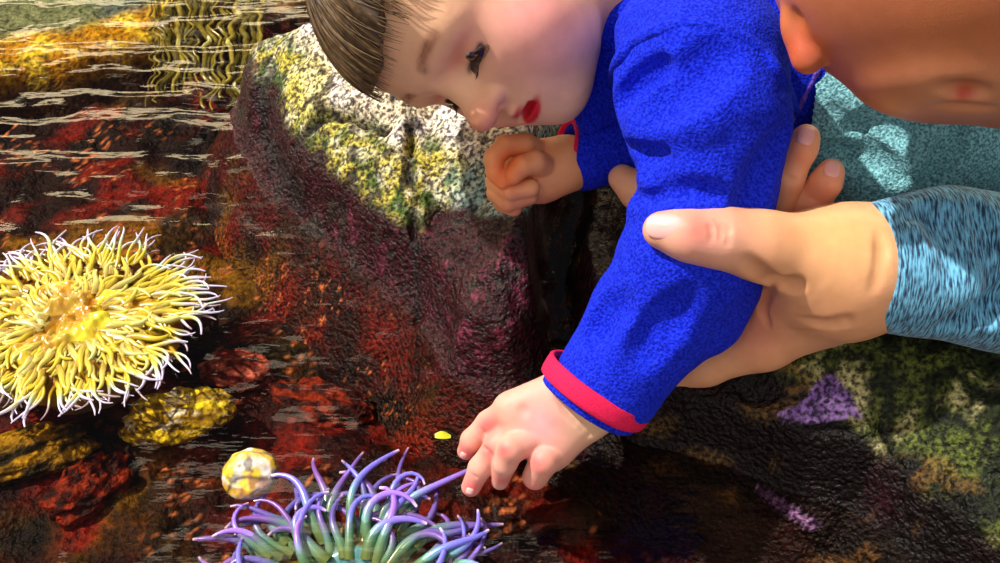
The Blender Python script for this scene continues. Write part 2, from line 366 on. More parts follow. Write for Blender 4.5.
def boulder_z(X, Y):
    s = sdist(X, Y, BP); p = np.stack([X, Y, 0 * X], -1)
    s = s + 0.007 * fbm(p * 22, 3, 40)
    e = sst(0.0, 0.022, s - 0.002) ; sw = seg_d(X, Y, WL + [(0.045, 0.42)]) + 0.007 * fbm(p * 22, 3, 40)
    sb = seg_d(X, Y, BP[len(WL) + 4:] + [WL[0]]); sw = np.minimum(sw, sb * 1.3 + 0.01)
    z = np.where(s > 0, e * 0.135 * (1 - np.exp(-np.maximum(sw, 0) / 0.075)) + 0.02 * np.minimum(s, 0.02) / 0.02, s * 1.5)
    rt = sst(0.0, 0.015, X - np.interp(Y, [q[1] for q in SEAM[::-1]], [q[0] for q in SEAM[::-1]]))
    z = z - rt * 0.012 * sst(0, 0.05, s)
    up = sst(-0.02, 0.02, s)
    z += up * (0.010 * fbm(p * 17, 3, 41) + 0.0055 * fbm(p * 60, 3, 42)) + 0.0016 * fbm(p * 230, 3, 44)
    for cr_, w, dp in ((SEAM, .0045, .016), (CR1, .009, .016), (CR2, .004, .012), (CR3, .005, .012), (CR4, .004, .008)):
        z -= dp * np.exp(-(seg_d(X, Y, cr_) / w) ** 2) * (0.6 + 0.5 * vnoise(p * 90, 3))
    return np.maximum(z, -0.16), s
X, Y, Q = hgrid(-0.36, 0.14, 0.42, 0.96, 0.0016)
Z, S = boulder_z(X, Y); p = np.stack([X, Y, Z], -1)
n1 = fbm(p * 28, 4, 60); n2 = fbm(p * 75, 3, 61); n3 = fbm(p * 12, 3, 62)
zz = Z + 0.018 * n1 - 0.05 * sst(0.66, 0.57, Y) * sst(-0.08, -0.02, X)
c = mixc(lin(70, 18, 12), lin(46, 10, 18), sst(-0.02, 0.012, Z))
c = mixc(c, lin(92, 34, 52), sst(0.15, 0.5, n2) * sst(-0.01, 0.01, Z))
ymoss = mixc(mixc(lin(58, 84, 24), lin(176, 164, 70), sst(-0.2, 0.3, n2)), lin(206, 200, 176), sst(0.0, 0.4, fbm(p * 130, 3, 69)) * 0.7)
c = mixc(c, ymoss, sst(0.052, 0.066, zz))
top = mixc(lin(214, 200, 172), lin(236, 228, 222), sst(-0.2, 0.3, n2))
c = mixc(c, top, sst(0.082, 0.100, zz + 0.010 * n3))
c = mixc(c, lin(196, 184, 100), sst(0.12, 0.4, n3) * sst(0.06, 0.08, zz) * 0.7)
c = mixc(c, lin(140, 170, 175), sst(0.1, 0.4, fbm(p * 14, 2, 66)) * sst(0.05, 0.06, zz) * sst(-0.06, -0.02, X) * 0.6)
c = mixc(c, lin(44, 34, 30), sst(0.36, 0.5, vnoise(p * 95, 68)) * 0.85)
gr = np.exp(-(np.minimum(seg_d(X, Y, CR1) / 1.6, np.minimum(seg_d(X, Y, CR2), seg_d(X, Y, CR3))) / 0.0035) ** 2) + 0.8 * np.exp(-(seg_d(X, Y, SEAM) / 0.003) ** 2)
c = mixc(c, lin(30, 24, 26), np.clip(gr, 0, 1) * 0.9)
w_ = sst(-0.012, 0.004, Z + 0.006 * n1)[:, None]; c = c * w_ + mixc(bed_col(p), lin(96, 26, 30) * .7, sst(-.05, -.005, Z) * sst(-.3, .3, n2)) * (1 - w_)
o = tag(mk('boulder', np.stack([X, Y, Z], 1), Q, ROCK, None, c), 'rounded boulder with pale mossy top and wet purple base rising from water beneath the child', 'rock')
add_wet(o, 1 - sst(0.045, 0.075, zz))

# ledge the child leans over
LP = gl([(560, 372), (580, 412), (640, 446), (700, 462), (765, 482), (850, 512), (930, 568), (1010, 620)]) + [(0.55, 0.25), (0.95, 0.22), (0.95, 1.15), (0.10, 1.15), (0.085, 0.86), (0.085, 0.78), (0.065, 0.70), (0.052, 0.62), (0.056, 0.54)]
def ledge_z(X, Y):
    s = sdist(X, Y, LP); p = np.stack([X, Y, 0 * X], -1); s = s + 0.006 * fbm(p * 20, 3, 80)
    z = 0.052 * sst(0.0, 0.016, s) + 0.040 * sst(0.02, 0.07, s) + 0.03 * sst(0.06, 0.22, s)
    z = np.where(s > 0, z, s * 1.5)
    z += sst(0, 0.02, s) * (0.012 * fbm(p * 15, 3, 81) + 0.006 * fbm(p * 60, 3, 82)) + 0.0018 * fbm(p * 240, 3, 84)
    return np.maximum(z, -0.16), s
X, Y, Q = hgrid(0.03, 0.72, 0.26, 0.95, 0.0018)
Z, S = ledge_z(X, Y); p = np.stack([X, Y, Z], -1); n1 = fbm(p * 30, 4, 90); n2 = fbm(p * 85, 3, 91)
pp = pix(p)
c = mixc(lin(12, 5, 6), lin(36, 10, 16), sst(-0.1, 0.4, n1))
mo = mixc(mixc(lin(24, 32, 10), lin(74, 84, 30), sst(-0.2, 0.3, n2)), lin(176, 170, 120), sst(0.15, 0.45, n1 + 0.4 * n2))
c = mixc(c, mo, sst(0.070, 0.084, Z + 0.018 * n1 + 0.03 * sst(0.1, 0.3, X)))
c = mixc(c, lin(110, 80, 36), sst(0.3, 0.5, fbm(p * np.array([18, 60, 60]), 2, 95)) * 0.5)
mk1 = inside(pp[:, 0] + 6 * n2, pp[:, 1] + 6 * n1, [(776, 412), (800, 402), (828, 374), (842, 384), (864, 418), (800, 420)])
glint_m = inside(pp[:, 0] + 3 * n2, pp[:, 1] + 4 * n1, [(756, 486), (772, 492), (800, 512), (824, 526), (812, 530), (780, 512), (758, 494)])  # elongated purple-blue reflected glint, painted into the ledge colour
c = mixc(c, mixc(lin(104, 72, 136), lin(160, 126, 196), sst(-0.3, 0.3, n2)), (mk1 | glint_m).astype(float))
o = tag(mk('rock_ledge', np.stack([X, Y, Z], 1), Q, ROCK, None, c), 'dark wet rock ledge with mossy top, purple patch and painted glint, under the adult hand and sleeve', 'rock')
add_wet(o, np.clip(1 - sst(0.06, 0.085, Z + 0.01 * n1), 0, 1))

# ------------------------------------------------------------------ field extras
def hit(f, x, y, lo=0.4, hi=0.95):
    """depth of the first surface behind the picture point (x, y)"""
    d = np.arange(lo, hi, 0.0007); p = np.stack([(x - 500) * d / FPX, (281.5 - y) * d / FPX, -d], 1)
    i = np.round((p - f.lo) / f.h).astype(int); ok = ((i >= 0) & (i < f.n)).all(1); v = np.full(len(d), 0.05)
    v[ok] = f.v[i[ok, 0], i[ok, 1], i[ok, 2]]; w = np.nonzero(v < 0)[0]
    return d[w[0]] if len(w) else None
def groove(f, pts, r, depth, k=0.008):
    """press a fold along a line lying on the surface"""
    q = spline([[a, b, 0] for a, b in pts], 3 * len(pts)); o = []
    for a, b, _ in q:
        d = hit(f, a, b)
        if d: o.append(P(a, b, d - r + depth))
    n = len(o)
    for i, (a, b) in enumerate(zip(o[:-1], o[1:])):
        t = math.sin(math.pi * (i + 0.5) / n) ** 0.5; f.cap(a, b, r * t, r * t, k, 'sub')
def ridge(f, pts, r, out, k=0.008):
    q = spline([[a, b, 0] for a, b in pts], 3 * len(pts)); o = []
    for a, b, _ in q:
        d = hit(f, a, b)
        if d: o.append(P(a, b, d + r - out))
    for a, b in zip(o[:-1], o[1:]): f.cap(a, b, r, r, k)
def cut(f, pt, nrm):
    """remove what lies on the nrm side of a plane"""
    g = [(f.lo[i] + f.h * np.arange(f.n[i])) - pt[i] for i in range(3)]; nrm = np.asarray(nrm) / np.linalg.norm(nrm)
    d = g[0][:, None, None] * nrm[0] + g[1][None, :, None] * nrm[1] + g[2][None, None, :] * nrm[2]
    f.v = np.maximum(f.v, d).astype(np.float32)
def box_of(pts, m):
    q = np.array([P(*p[:3]) for p in pts]); r = max(p[3] * p[2] / FPX for p in pts) + m
    return q.min(0) - r, q.max(0) + r
def fin(f, it=2):
    V, Q = f.mesh(); lab = np.arange(len(V))                                # keep the main piece only
    while True:
        m = lab[Q].min(1); new = lab.copy()
        for i in range(4): np.minimum.at(new, Q[:, i], m)
        new = new[new]
        if (new == lab).all(): break
        lab = new
    u, cn = np.unique(lab, return_counts=True); keep = lab == u[cn.argmax()]; ix = np.cumsum(keep) - 1
    V = V[keep]; Q = ix[Q[keep[Q[:, 0]]]]
    return relax(V, Q, it), Q
def sup(center, A, r, e=0.7, n=18):
    """rounded pad (nails): superellipsoid with axes A"""
    V = []; Q = []
    for i in range(n + 1):
        for j in range(n):
            t = math.pi * i / n - math.pi / 2; ph = 2 * math.pi * j / n; g = lambda v: math.copysign(abs(v) ** e, v)
            V.append(np.asarray(center) + A[0] * r[0] * g(math.cos(t)) * g(math.cos(ph)) + A[1] * r[1] * g(math.cos(t)) * g(math.sin(ph)) + A[2] * r[2] * math.sin(t))
    for i in range(n):
        for j in range(n): Q.append((i * n + j, i * n + (j + 1) % n, (i + 1) * n + (j + 1) % n, (i + 1) * n + j))
    return np.array(V), np.array(Q)
def nail(f, x, y, ang, hl, hw, mat, parent, lift=0.0004, dx=2.0):
    """a fingernail lying on the finger surface at a picture point, ang = direction of its tip"""
    d0 = hit(f, x, y); ca, sa = math.cos(R(ang)), math.sin(R(ang))
    pa, pb = [P(x + k * ca * dx, y - k * sa * dx, hit(f, x + k * ca * dx, y - k * sa * dx) or d0) for k in (-1, 1)]
    pc, pd_ = [P(x - k * sa * dx, y - k * ca * dx, hit(f, x - k * sa * dx, y - k * ca * dx) or d0) for k in (-1, 1)]
    a = pb - pa; a /= np.linalg.norm(a); b = pd_ - pc; b -= a * (a @ b); b /= np.linalg.norm(b); n = np.cross(a, b)
    if n[2] < 0: n = -n
    c = P(x, y, d0); s = d0 / FPX; V, Q = sup(c, [a, b, n], (hl * s, hw * s, 0.0011))
    q = (V - c) @ b / (hw * s); V = V - n * (q ** 2)[:, None] * hw * s * 0.24 + n * lift
    return mk('fingernail', wld(V), Q, mat, parent)
def blob(V, c, r): return np.exp(-np.sum((V - c) ** 2, -1) / r ** 2)

# ------------------------------------------------------------------ the child
child = empty('person', ground(700, 330)); child.location.z = 0.10
tag(child, 'small child in blue fleece jacket leaning over the rocks, reaching one hand to the water', 'person')
# head: local axes (left, up, front) seen in the tilted frame
S_ = np.array([0.27, 0.33, 0.905]); U_ = np.array([-0.95, 0.27, 0.20])
S_ /= np.linalg.norm(S_); U_ -= S_ * (S_ @ U_); U_ /= np.linalg.norm(U_); N_ = np.cross(S_, U_)
HA = np.array([S_, U_, N_]); HS = 0.0114; EYEM = P(458, 84, 0.705)
HO = EYEM - (np.array([0, -0.4, 6.3]) * HS) @ HA
def hp(*q): return HO + (np.array(q, float) * HS) @ HA
def hl_(V): return ((V - HO) @ HA.T) / HS
def he(f, c, r, k=0.5, op='add', A=None): f.ell(hp(*c), np.array(r) * HS, HA if A is None else A, k * HS, op)
def hc(f, a, b, ra, rb, k=0.5, op='add'): f.cap(hp(*a), hp(*b), ra * HS, rb * HS, k * HS, op)
fh = Field(HO - 0.135, HO + 0.135, 0.0014)
he(fh, (0, 2.5, -1.0), (6.7, 6.6, 8.0)); he(fh, (0, -1.5, 2.2), (5.5, 6.0, 4.6), 1.5); he(fh, (0, 2.4, 3.2), (5.0, 4.0, 3.3), 1.5)
for s in (-1, 1):
    he(fh, (s * 3.0, -3.1, 3.4), (2.6, 2.6, 2.5), 1.6); he(fh, (s * 2.6, -0.2, 7.0), (1.7, 1.0, 1.1), 1.2, 'sub')
    he(fh, (s * 2.5, 1.3, 5.2), (1.9, 0.7, 1.0), 1.2)
he(fh, (0, -4.4, 2.4), (4.4, 3.2, 3.6), 1.5); he(fh, (0, -6.3, 4.9), (1.7, 1.4, 1.6), 1.6)
he(fh, (0, -4.3, 5.4), (2.1, 1.5, 1.3), 1.2)
hc(fh, (0, 0.4, 5.8), (0, -1.7, 7.3), 0.5, 0.7, 1.1); he(fh, (0, -2.15, 7.75), (0.95, 0.8, 0.9), 0.8)
for s in (-1, 1):
    he(fh, (s * 0.95, -2.35, 6.8), (0.6, 0.55, 0.7), 0.35); he(fh, (s * 0.48, -2.85, 7.3), (0.26, 0.3, 0.3), 0.15, 'sub')
    he(fh, (s * 2.45, -0.35, 4.75), (1.5, 1.25, 1.25), 0.4)                  # closed upper lid bulge
    he(fh, (s * 2.45, -0.85, 5.85), (1.05, 0.24, 0.75), 0.15, 'sub')         # opening between the lids
    hc(fh, (s * 1.5, -1.2, 5.75), (s * 3.5, -1.0, 5.2), 0.22, 0.2, 0.4)     # lower lid
    he(fh, (s * 6.3, -0.6, -1.4), (0.7, 1.9, 1.3), 0.5); he(fh, (s * 6.9, -0.5, -1.2), (0.4, 1.2, 0.7), 0.4, 'sub')
hc(fh, (-1.25, -4.15, 6.2), (0, -3.75, 6.75), 0.3, 0.42, 0.3); hc(fh, (1.25, -4.15, 6.2), (0, -3.75, 6.75), 0.3, 0.42, 0.3)
hc(fh, (-1.1, -5.05, 5.9), (1.1, -5.05, 5.9), 0.42, 0.42, 0.4); hc(fh, (0, -5.1, 6.15), (0, -5.1, 6.2), 0.42, 0.42, 0.4)
hc(fh, (-1.0, -4.5, 6.6), (1.0, -4.5, 6.6), 0.2, 0.2, 0.3, 'sub'); he(fh, (0, -4.5, 6.7), (0.95, 0.26, 0.45), 0.2, 'sub')
NECK = P(668, -10, 0.79)
fh.cap(hp(0, -3.0, -2.5), NECK, 0.046, 0.05, 0.02)
Vh, Qh = fin(fh, 1); q = hl_(Vh)
def g3(c, r): return np.exp(-np.sum(((q - np.array(c)) / np.array(r)) ** 2, 1))
ch = np.tile(lin(236, 186, 148), (len(q), 1))
ch = mixc(ch, lin(238, 154, 158), np.clip(g3((5.0, -2.6, 3.5), (3.2, 2.8, 4)) + g3((-5.0, -2.6, 3.5), (3.2, 2.8, 4)), 0, 1) * 0.8)
ch = mixc(ch, lin(224, 124, 96), np.clip(g3((0, -2.2, 8.0), (1.3, 1.0, 1.2)) + 0.7 * g3((2.6, 0.2, 6.0), (1.6, 0.5, 1.5)) + 0.7 * g3((-2.6, 0.2, 6), (1.6, .5, 1.5)), 0, 1) * 0.8)
lp = np.clip(0.55 * g3((0, -3.95, 7.0), (1.2, 0.3, 0.9)) + g3((0, -4.9, 6.6), (1.15, 0.36, 0.9)) + g3((0.5, -4.55, 6.0), (1.5, 0.36, 1.0)), 0, 1)
ch = mixc(ch, lin(206, 26, 52), sst(0.25, 0.6, lp))
brw = sum(np.exp(-((q[:, 1] - 1.75 - 0.25 * np.sin((abs(q[:, 0]) - 1) * 1.0)) / 0.28) ** 2) * sst(0.9, 1.5, s * q[:, 0]) * sst(4.4, 3.4, s * q[:, 0]) for s in (-1, 1)) * (q[:, 2] > 2)
ch = mixc(ch, lin(130, 60, 48), np.clip(brw * 1.3, 0, 1) * (0.7 + 0.3 * vnoise(q * np.array([2, 9, 2]), 4)))
lsh = sum(np.exp(-((q[:, 1] + 0.62 + 0.05 * (abs(q[:, 0]) - 2.45) ** 2) / 0.16) ** 2) * sst(1.2, 1.5, s * q[:, 0]) * sst(3.8, 3.5, s * q[:, 0]) for s in (-1, 1)) * (q[:, 2] > 3.5)
ch = mixc(ch, lin(40, 22, 20), np.clip(lsh, 0, 1) * 0.9)

# near hand, reaching down, back of the hand to the camera
def finger(f, pts, k=0.003): f.chain(pts, k)
WR = (588, 404, 0.715, 30)
NH = [WR, (505, 395, .72, 10), (464, 460, .74, 12), (535, 495, .74, 12), (625, 380, .71, 20), (610, 430, .72, 20)]
lo, hi = box_of(NH, 0.012); f1 = Field(lo, hi, 0.0009)
for a, b in (((568, 388), (510, 408)), ((578, 397), (521, 424)), ((588, 406), (532, 438)), ((594, 412), (552, 455))):
    f1.chain([(*a, 0.712, 21), (*b, 0.722, 17)], 0.010)
f1.chain([(620, 380, .708, 27), (572, 398, .715, 26)], 0.01); f1.chain([(632, 392, .708, 20), (590, 412, .715, 22)], 0.01)
f1.ell(P(545, 425, .722), (0.021, 0.024, 0.011), k=0.008)
finger(f1, [(513, 406, .722, 14), (489, 423, .731, 12.5), (472, 440, .739, 11.0), (466, 451, .745, 9.0)])
finger(f1, [(521, 424, .722, 15), (497, 446, .724, 13.0), (480, 468, .730, 11.5), (471, 487, .736, 9.8)])
finger(f1, [(534, 438, .718, 16), (511, 449, .709, 14.5), (505, 463, .715, 12.5), (500, 481, .731, 9)], .0014)
finger(f1, [(557, 452, .720, 16), (544, 461, .711, 15), (535, 477, .722, 13)], .0014)
finger(f1, [(545, 410, .742, 15), (512, 425, .757, 12), (500, 440, .760, 10)])
for c_ in ((516, 414),): f1.ell(P(c_[0] + 6, c_[1] - 2, (hit(f1, c_[0] + 6, c_[1] - 2) or .7) - 0.003), (0.004, 0.004, 0.0036), k=0.004, op='sub')
groove(f1, [(483, 446), (489, 452), (493, 457)], .0012, .0006, .001); groove(f1, [(480, 428), (486, 434)], .0012, .0005, .001); groove(f1, [(470, 474), (477, 479)], .0012, .0005, .001)
groove(f1, [(556, 385), (566, 408), (590, 436)], .003, .0012, .004)
V1, Q1 = fin(f1, 2)
c1 = np.tile(lin(230, 164, 146), (len(V1), 1))
for x, y, d, r in ((472, 487, .73, 12), (466, 451, .74, 11), (502, 450, .70, 9), (503, 477, .72, 9), (538, 462, .705, 10), (534, 482, .72, 9), (486, 425, .72, 12), (490, 450, .72, 10), (545, 420, .71, 22)):
    c1 = mixc(c1, lin(226, 84, 92) if r < 20 else lin(244, 178, 190), blob(V1, P(x, y, d), r * d / FPX) * 0.75)
c1 = mixc(c1, lin(228, 204, 156), blob(V1, P(600, 418, .70), 0.02) * 0.7)

# far hand, curled in a loose fist by the cheek
lo, hi = box_of([(480, 135, .76, 10), (590, 150, .80, 30), (520, 215, .77, 10)], 0.012); f2 = Field(lo, hi, 0.0009)
D2 = 0.765
f2.chain([(600, 158, .795, 20), (565, 164, .785, 26), (540, 172, .78, 26)], 0.01)
f2.ell(P(540, 172, .782), (0.020, 0.022, 0.014), k=0.008)
finger(f2, [(548, 158, .785, 14), (525, 145, .764, 12), (505, 146, .757, 11), (494, 158, .753, 10.5), (495, 172, .750, 9.5), (503, 181, .750, 8.5)], .0012)
f2.ell(P(518, 168, .778), (0.012, 0.013, 0.010), k=0.004)
finger(f2, [(556, 172, .790, 15), (535, 162, .754, 12), (522, 166, .749, 11), (512, 176, .747, 9.5)], .0012)
finger(f2, [(545, 180, .785, 14), (510, 172, .775, 11), (496, 182, .765, 10.5), (510, 192, .757, 10), (530, 188, .76, 10)], .0012)
finger(f2, [(545, 188, .785, 14), (512, 186, .778, 11), (497, 193, .768, 10.5), (508, 202, .762, 10), (530, 196, .765, 9)], .0012)
finger(f2, [(540, 190, .785, 12), (512, 198, .78, 10), (503, 203, .774, 9.5), (514, 208, .768, 8.5)], .0012)
V2, Q2 = fin(f2, 2)
c2 = np.tile(lin(240, 168, 112), (len(V2), 1)); c2 = mixc(c2, lin(236, 110, 50), np.clip(blob(V2, P(503, 178, .745), .012) + blob(V2, P(512, 160, .75), .010), 0, 1) * 0.8)
c2 = mixc(c2, lin(206, 130, 100), sst(-0.0, -1.0, (V2[:, 1] - P(0, 190, .76)[1]) / 0.006) * 0.6)  # lower fist darker: shade put into the skin colour

# torso and arm cores that join them into one body under the clothes
core = [(640, 60, .78, 45), (760, 60, .77, 70), (880, 110, .78, 60), (960, 105, .78, 45)]
f3 = Field(P(480, 640, .95) - 0.02, P(1150, -240, .60) + 0.05, 0.004)
f3.chain(core, 0.03); f3.cap(NECK, P(690, 55, .78), 0.04, 0.05, 0.02)
f3.chain([(700, 80, .70, 45), (700, 190, .69, 36), (640, 330, .70, 32), (600, 396, .712, 26)], 0.02)
f3.chain([(650, 100, .80, 35), (610, 150, .797, 16), (585, 160, .795, 14)], 0.012)
V3, Q3 = fin(f3, 1); c3 = np.tile(lin(236, 190, 160), (len(V3), 1))
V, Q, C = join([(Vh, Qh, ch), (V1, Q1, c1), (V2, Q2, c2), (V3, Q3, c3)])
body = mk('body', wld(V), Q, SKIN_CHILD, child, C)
for x, y, a, hl, hw in ((463.5, 455, 245, 4.0, 3.6), (470, 491, 250, 3.6, 4.2)): nail(f1, x, y, a, hl, hw, NAIL, body)
for s in (-1, 1):                                                            # eyes under the lowered lids
    V, Q = sup(hp(s * 2.45, -0.45, 4.75), HA, np.array([1.32] * 3) * HS, 1.0, 20); q2 = hl_(V) - np.array([s * 2.45, -0.45, 4.75])
    q2 /= np.linalg.norm(q2, axis=1)[:, None]; g = q2 @ (np.array([-0.1 , -0.5, 0.86]))
    cc = mixc(lin(226, 214, 208), lin(46, 24, 16), sst(0.70, 0.74, g)); cc = mixc(cc, lin(6, 4, 4), sst(0.90, 0.93, g))
    mk('eye', wld(V), Q, EYE, body, cc)
LS = []
for s in (-1, 1):                                                            # lashes
    for i in range(22):
        t = i / 21; x = s * (1.5 + 2.1 * t); b0 = np.array([x, -0.62 - 0.1 * (2 * t - 1) ** 2, 5.98 - 0.55 * t * t + 0.1])
        e = b0 + np.array([s * 0.25 * (t - .3), -0.40 - 0.08 * math.sin(9 * t), 0.55]); m = (b0 + e) / 2 + np.array([0, -0.18, 0.02])
        LS.append(tube([hp(*b0), hp(*m), hp(*e)], [.00030, .00024, .00008], 4))
LASH = m_simple('eyelash', lin(30, 18, 14), 0.5)
for q0 in (LS[:22], LS[22:]): V, Q, _ = join(q0); mk('eyelashes', wld(V), Q, LASH, body)

# hair
fr = Field(HO - 0.14, HO + 0.14, 0.0014)
he(fr, (0, 2.7, -1.2), (7.15, 7.1, 8.5)); he(fr, (0, 3.3, 2.2), (5.9, 4.9, 5.1), 1.5)
G = fr.grid(); ql = ((G - HO) @ HA.T) / HS
edge = 4.05 - 1.5 * np.maximum(0, 2.4 - ql[..., 2]) + 0.35 * np.maximum(0, np.abs(ql[..., 0]) - 2.0) + 0.25 * vnoise(ql * np.array([2.2, .3, .3]), 5)
edge = np.maximum(edge, -3.5)
fr.v = np.maximum(fr.v + 0.0016 * fbm(ql * np.array([2.6, .55, .45]), 3, 8), ((edge - ql[..., 1]) * HS * 0.6)).astype(np.float32)
Vr, Qr = fin(fr, 1)
q = hl_(Vr); cr_ = mixc(lin(44, 30, 20), lin(112, 86, 56), sst(-0.5, 0.5, fbm(q * np.array([3.4, .5, .4]), 3, 12)))
hair = mk('hair', wld(Vr), Qr, HAIR, body, cr_)
LS = []
for i in range(620):
    a = rng.uniform(-1.9, 1.9); l0 = rng.uniform(0.0, 0.6); l1 = l0 + rng.uniform(0.3, 0.55); pts = []; lift = rng.uniform(0.02, 0.22)
    for t in np.linspace(l0, min(l1, 0.91), 9):
        th = R(10 + 82 * t) ; w = a * 0.75 + 0.05 * math.sin(5 * t + i)
        dirv = np.array([math.sin(w) * math.sin(th), math.cos(th), math.cos(w) * math.sin(th)])
        c_ = np.array([0, 2.6, -0.4]); r_ = np.array([7.1, 6.9, 8.15]) + lift + (0.35 if t > 1 else 0) * 0
        pts.append(hp(*(c_ + dirv * r_ - np.array([0, 0, 0]))))
    w0 = rng.uniform(.00022, .0005); V, Q = tube(pts, w0 * np.array([.4, .8, 1, 1, 1, .9, .75, .5, .2]), 4)
    k = rng.uniform(0, 1); LS.append((V, Q, np.tile(lin(54, 38, 24) * (1 - k) + lin(128, 100, 66) * k, (len(V), 1))))
for i in range(90):                                                          # fine fringe lying on the forehead
    x = rng.uniform(-3.6, 4.6); pts = []; L_ = rng.uniform(1.2, 2.6); sk = rng.uniform(-.5, .9)
    for t in np.linspace(0, 1, 7):
        u = 5.2 - L_ * t; xx = x + sk * t; zz = 3.2 + 3.42 * math.sqrt(max(0.02, 1 - (xx / 5.6) ** 2 - ((u - 2.3) / 4.9) ** 2)) + 0.12
        pts.append(hp(xx, u, zz))
    V, Q = tube(pts, np.array([.3, .3, .28, .25, .2, .15, .05]) * .0011, 4); k = rng.uniform(0.7, 1)
    LS.append((V, Q, np.tile(lin(190, 144, 104) * (1 - k) + lin(252, 222, 180) * k, (len(V), 1))))
V, Q, C = join(LS); mk('loose_strands', wld(V), Q, HAIR, hair, C)

# jacket: torso, near sleeve, far sleeve, cuffs
ft = Field(P(540, 260, .87) - 0.0, P(870, -170, .62), 0.0018)
ft.chain([(655, 62, .785, 60), (720, 40, .775, 92), (850, 50, .765, 105)], 0.03); ft.chain([(640, 100, .79, 48), (720, 110, .79, 60)], 0.02)
ft.chain([(612, 60, .765, 34), (604, 92, .765, 26), (590, 118, .765, 16)], 0.014); ft.chain([(632, -10, .75, 30), (618, 30, .75, 28), (610, 70, .752, 24)], 0.012)
cut(ft, P(812, 70, .75), (1, 0.42, 0.0))
G = ft.grid(); ft.v += (0.0022 * fbm(G * 38, 2, 3)).astype(np.float32)
V, Q = fin(ft, 1); jacket = mk('jacket', wld(V), Q, BLUE, child)
fa = Field(P(520, 450, .80) - 0.01, P(860, -60, .57) , 0.0016)
ARM = [(708, 62, .672, 80), (710, 115, .664, 76), (712, 160, .668, 66), (706, 205, .672, 62), (689, 255, .680, 66), (650, 320, .695, 58), (597, 400, .708, 54)]
fa.chain(ARM, 0.012)
fa.chain([(668, 40, .69, 55), (655, 90, .68, 38), (668, 128, .672, 42)], 0.012)
fa.chain([(664, 128, .662, 40), (702, 112, .642, 48), (745, 122, .655, 46)], 0.005)
fa.chain([(663, 180, .662, 27), (702, 166, .645, 33), (744, 172, .655, 30)], 0.004)
fa.chain([(650, 212, .672, 24), (690, 206, .650, 30), (740, 214, .662, 30)], 0.005)
fa.chain([(735, 255, .69, 40), (705, 315, .70, 40)], 0.015)
groove(fa, [(612, 110), (636, 86), (664, 66)], .008, .012, .007)
groove(fa, [(648, 112), (676, 86), (700, 66), (724, 56)], .011, .0045, .014)
groove(fa, [(620, 144), (640, 152), (664, 154)], .005, .006, .005)
groove(fa, [(622, 196), (650, 198), (690, 190), (730, 196)], .0045, .003, .006)
groove(fa, [(790, 130), (764, 178), (744, 226)], .008, .003, .01)
groove(fa, [(620, 300), (600, 318), (590, 340)], .009, .003, .01); groove(fa, [(690, 300), (664, 330), (640, 362)], .009, .003, .012)
AX = np.array(P(606, 400, .708) - P(655, 320, .695)); AX /= np.linalg.norm(AX)
cut(fa, P(600, 390, .708), AX)
G = fa.grid(); fa.v += (0.0012 * fbm(G * 60, 2, 13)).astype(np.float32)
fa.cap(P(586, 416, .709), P(600, 394, .706), 0.029, 0.027, 0.001, 'sub')
V, Q = fin(fa, 1); sleeve = mk('sleeve', wld(V), Q, BLUE, jacket)
# armhole seam: a soft rolled ridge round the shoulder
pts = [P(x, y, 0) for x, y in ((0, 0),)] and []
for x, y in ((611, 84), (618, 62), (636, 42), (662, 30), (696, 25), (730, 33), (760, 52), (782, 80), (796, 112)):
    d = min([v for v in (hit(fa, x, y), hit(ft, x, y)) if v] or [.66]); pts.append(P(x, y, d + 0.0035))
pts = spline(pts, 50); V, Q = tube(pts, 0.0052 * np.sin(np.linspace(0.25, math.pi - 0.25, 50)) ** 0.4, 12)
mk('shoulder_seam', wld(V), Q, BLUE, jacket)
def band(c, ax, ru, rv, U, h, th, name, mat, parent, n=64, wob=0.0):
    """a short fabric tube: rounded outside, open inside"""
    ax = ax / np.linalg.norm(ax); U = U - ax * (ax @ U); U /= np.linalg.norm(U); W_ = np.cross(ax, U)
    prof = [(-h, th * .5), (-h * .8, th * .95), (-h * .2, th), (h * .4, th), (h * .85, th * .9), (h, th * .4), (h * .85, -th * .2), (0, -th * .35), (-h * .85, -th * .2)]
    V = []; Q = []; m = len(prof)
    for i in range(n):
        a = 2 * math.pi * i / n; w = 1 + wob * math.sin(3 * a) + wob * .6 * math.sin(7 * a + 1)
        for z, t in prof: V.append(c + ax * (z + 0.001 * math.sin(2 * a)) + U * math.cos(a) * (ru * w + t) + W_ * math.sin(a) * (rv * w + t))
    for i in range(n):
        for j in range(m): Q.append((i * m + j, i * m + (j + 1) % m, ((i + 1) % n) * m + (j + 1) % m, ((i + 1) % n) * m + j))
    return mk(name, wld(np.array(V)), np.array(Q), mat, parent)
UX = P(643, 416, .708) - P(552, 357, .708); s7 = .708 / FPX
band(P(597, 389, .707), AX, 54 * s7, 53 * s7, UX, 11 * s7, 0.0034, 'cuff', RED, sleeve, wob=.01)
band(P(592, 398, .709), AX, 49 * s7, 45 * s7, UX, 9 * s7, 0.0024, 'cuff_lining', BLUE, sleeve, wob=.01)
# far sleeve
fb = Field(P(500, 300, .88), P(760, 20, .70), 0.0016)
fb.chain([(665, 112, .80, 44), (620, 138, .795, 40), (585, 152, .79, 35), (555, 154, .79, 33)], 0.01)
AX2 = P(548, 150, .79) - P(600, 160, .80); cut(fb, P(566, 155, .79), AX2)
fb.cap(P(550, 154, .79), P(570, 158, .79), 0.0205, 0.0205, 0.001, 'sub')
V, Q = fin(fb, 1); sl2 = mk('sleeve', wld(V), Q, BLUE, jacket)
band(P(567, 153, .79), AX2, 31 * .79 / FPX, 30 * .79 / FPX, np.array([0, 1., 0]), 0.003, 0.003, 'cuff', RED, sl2)
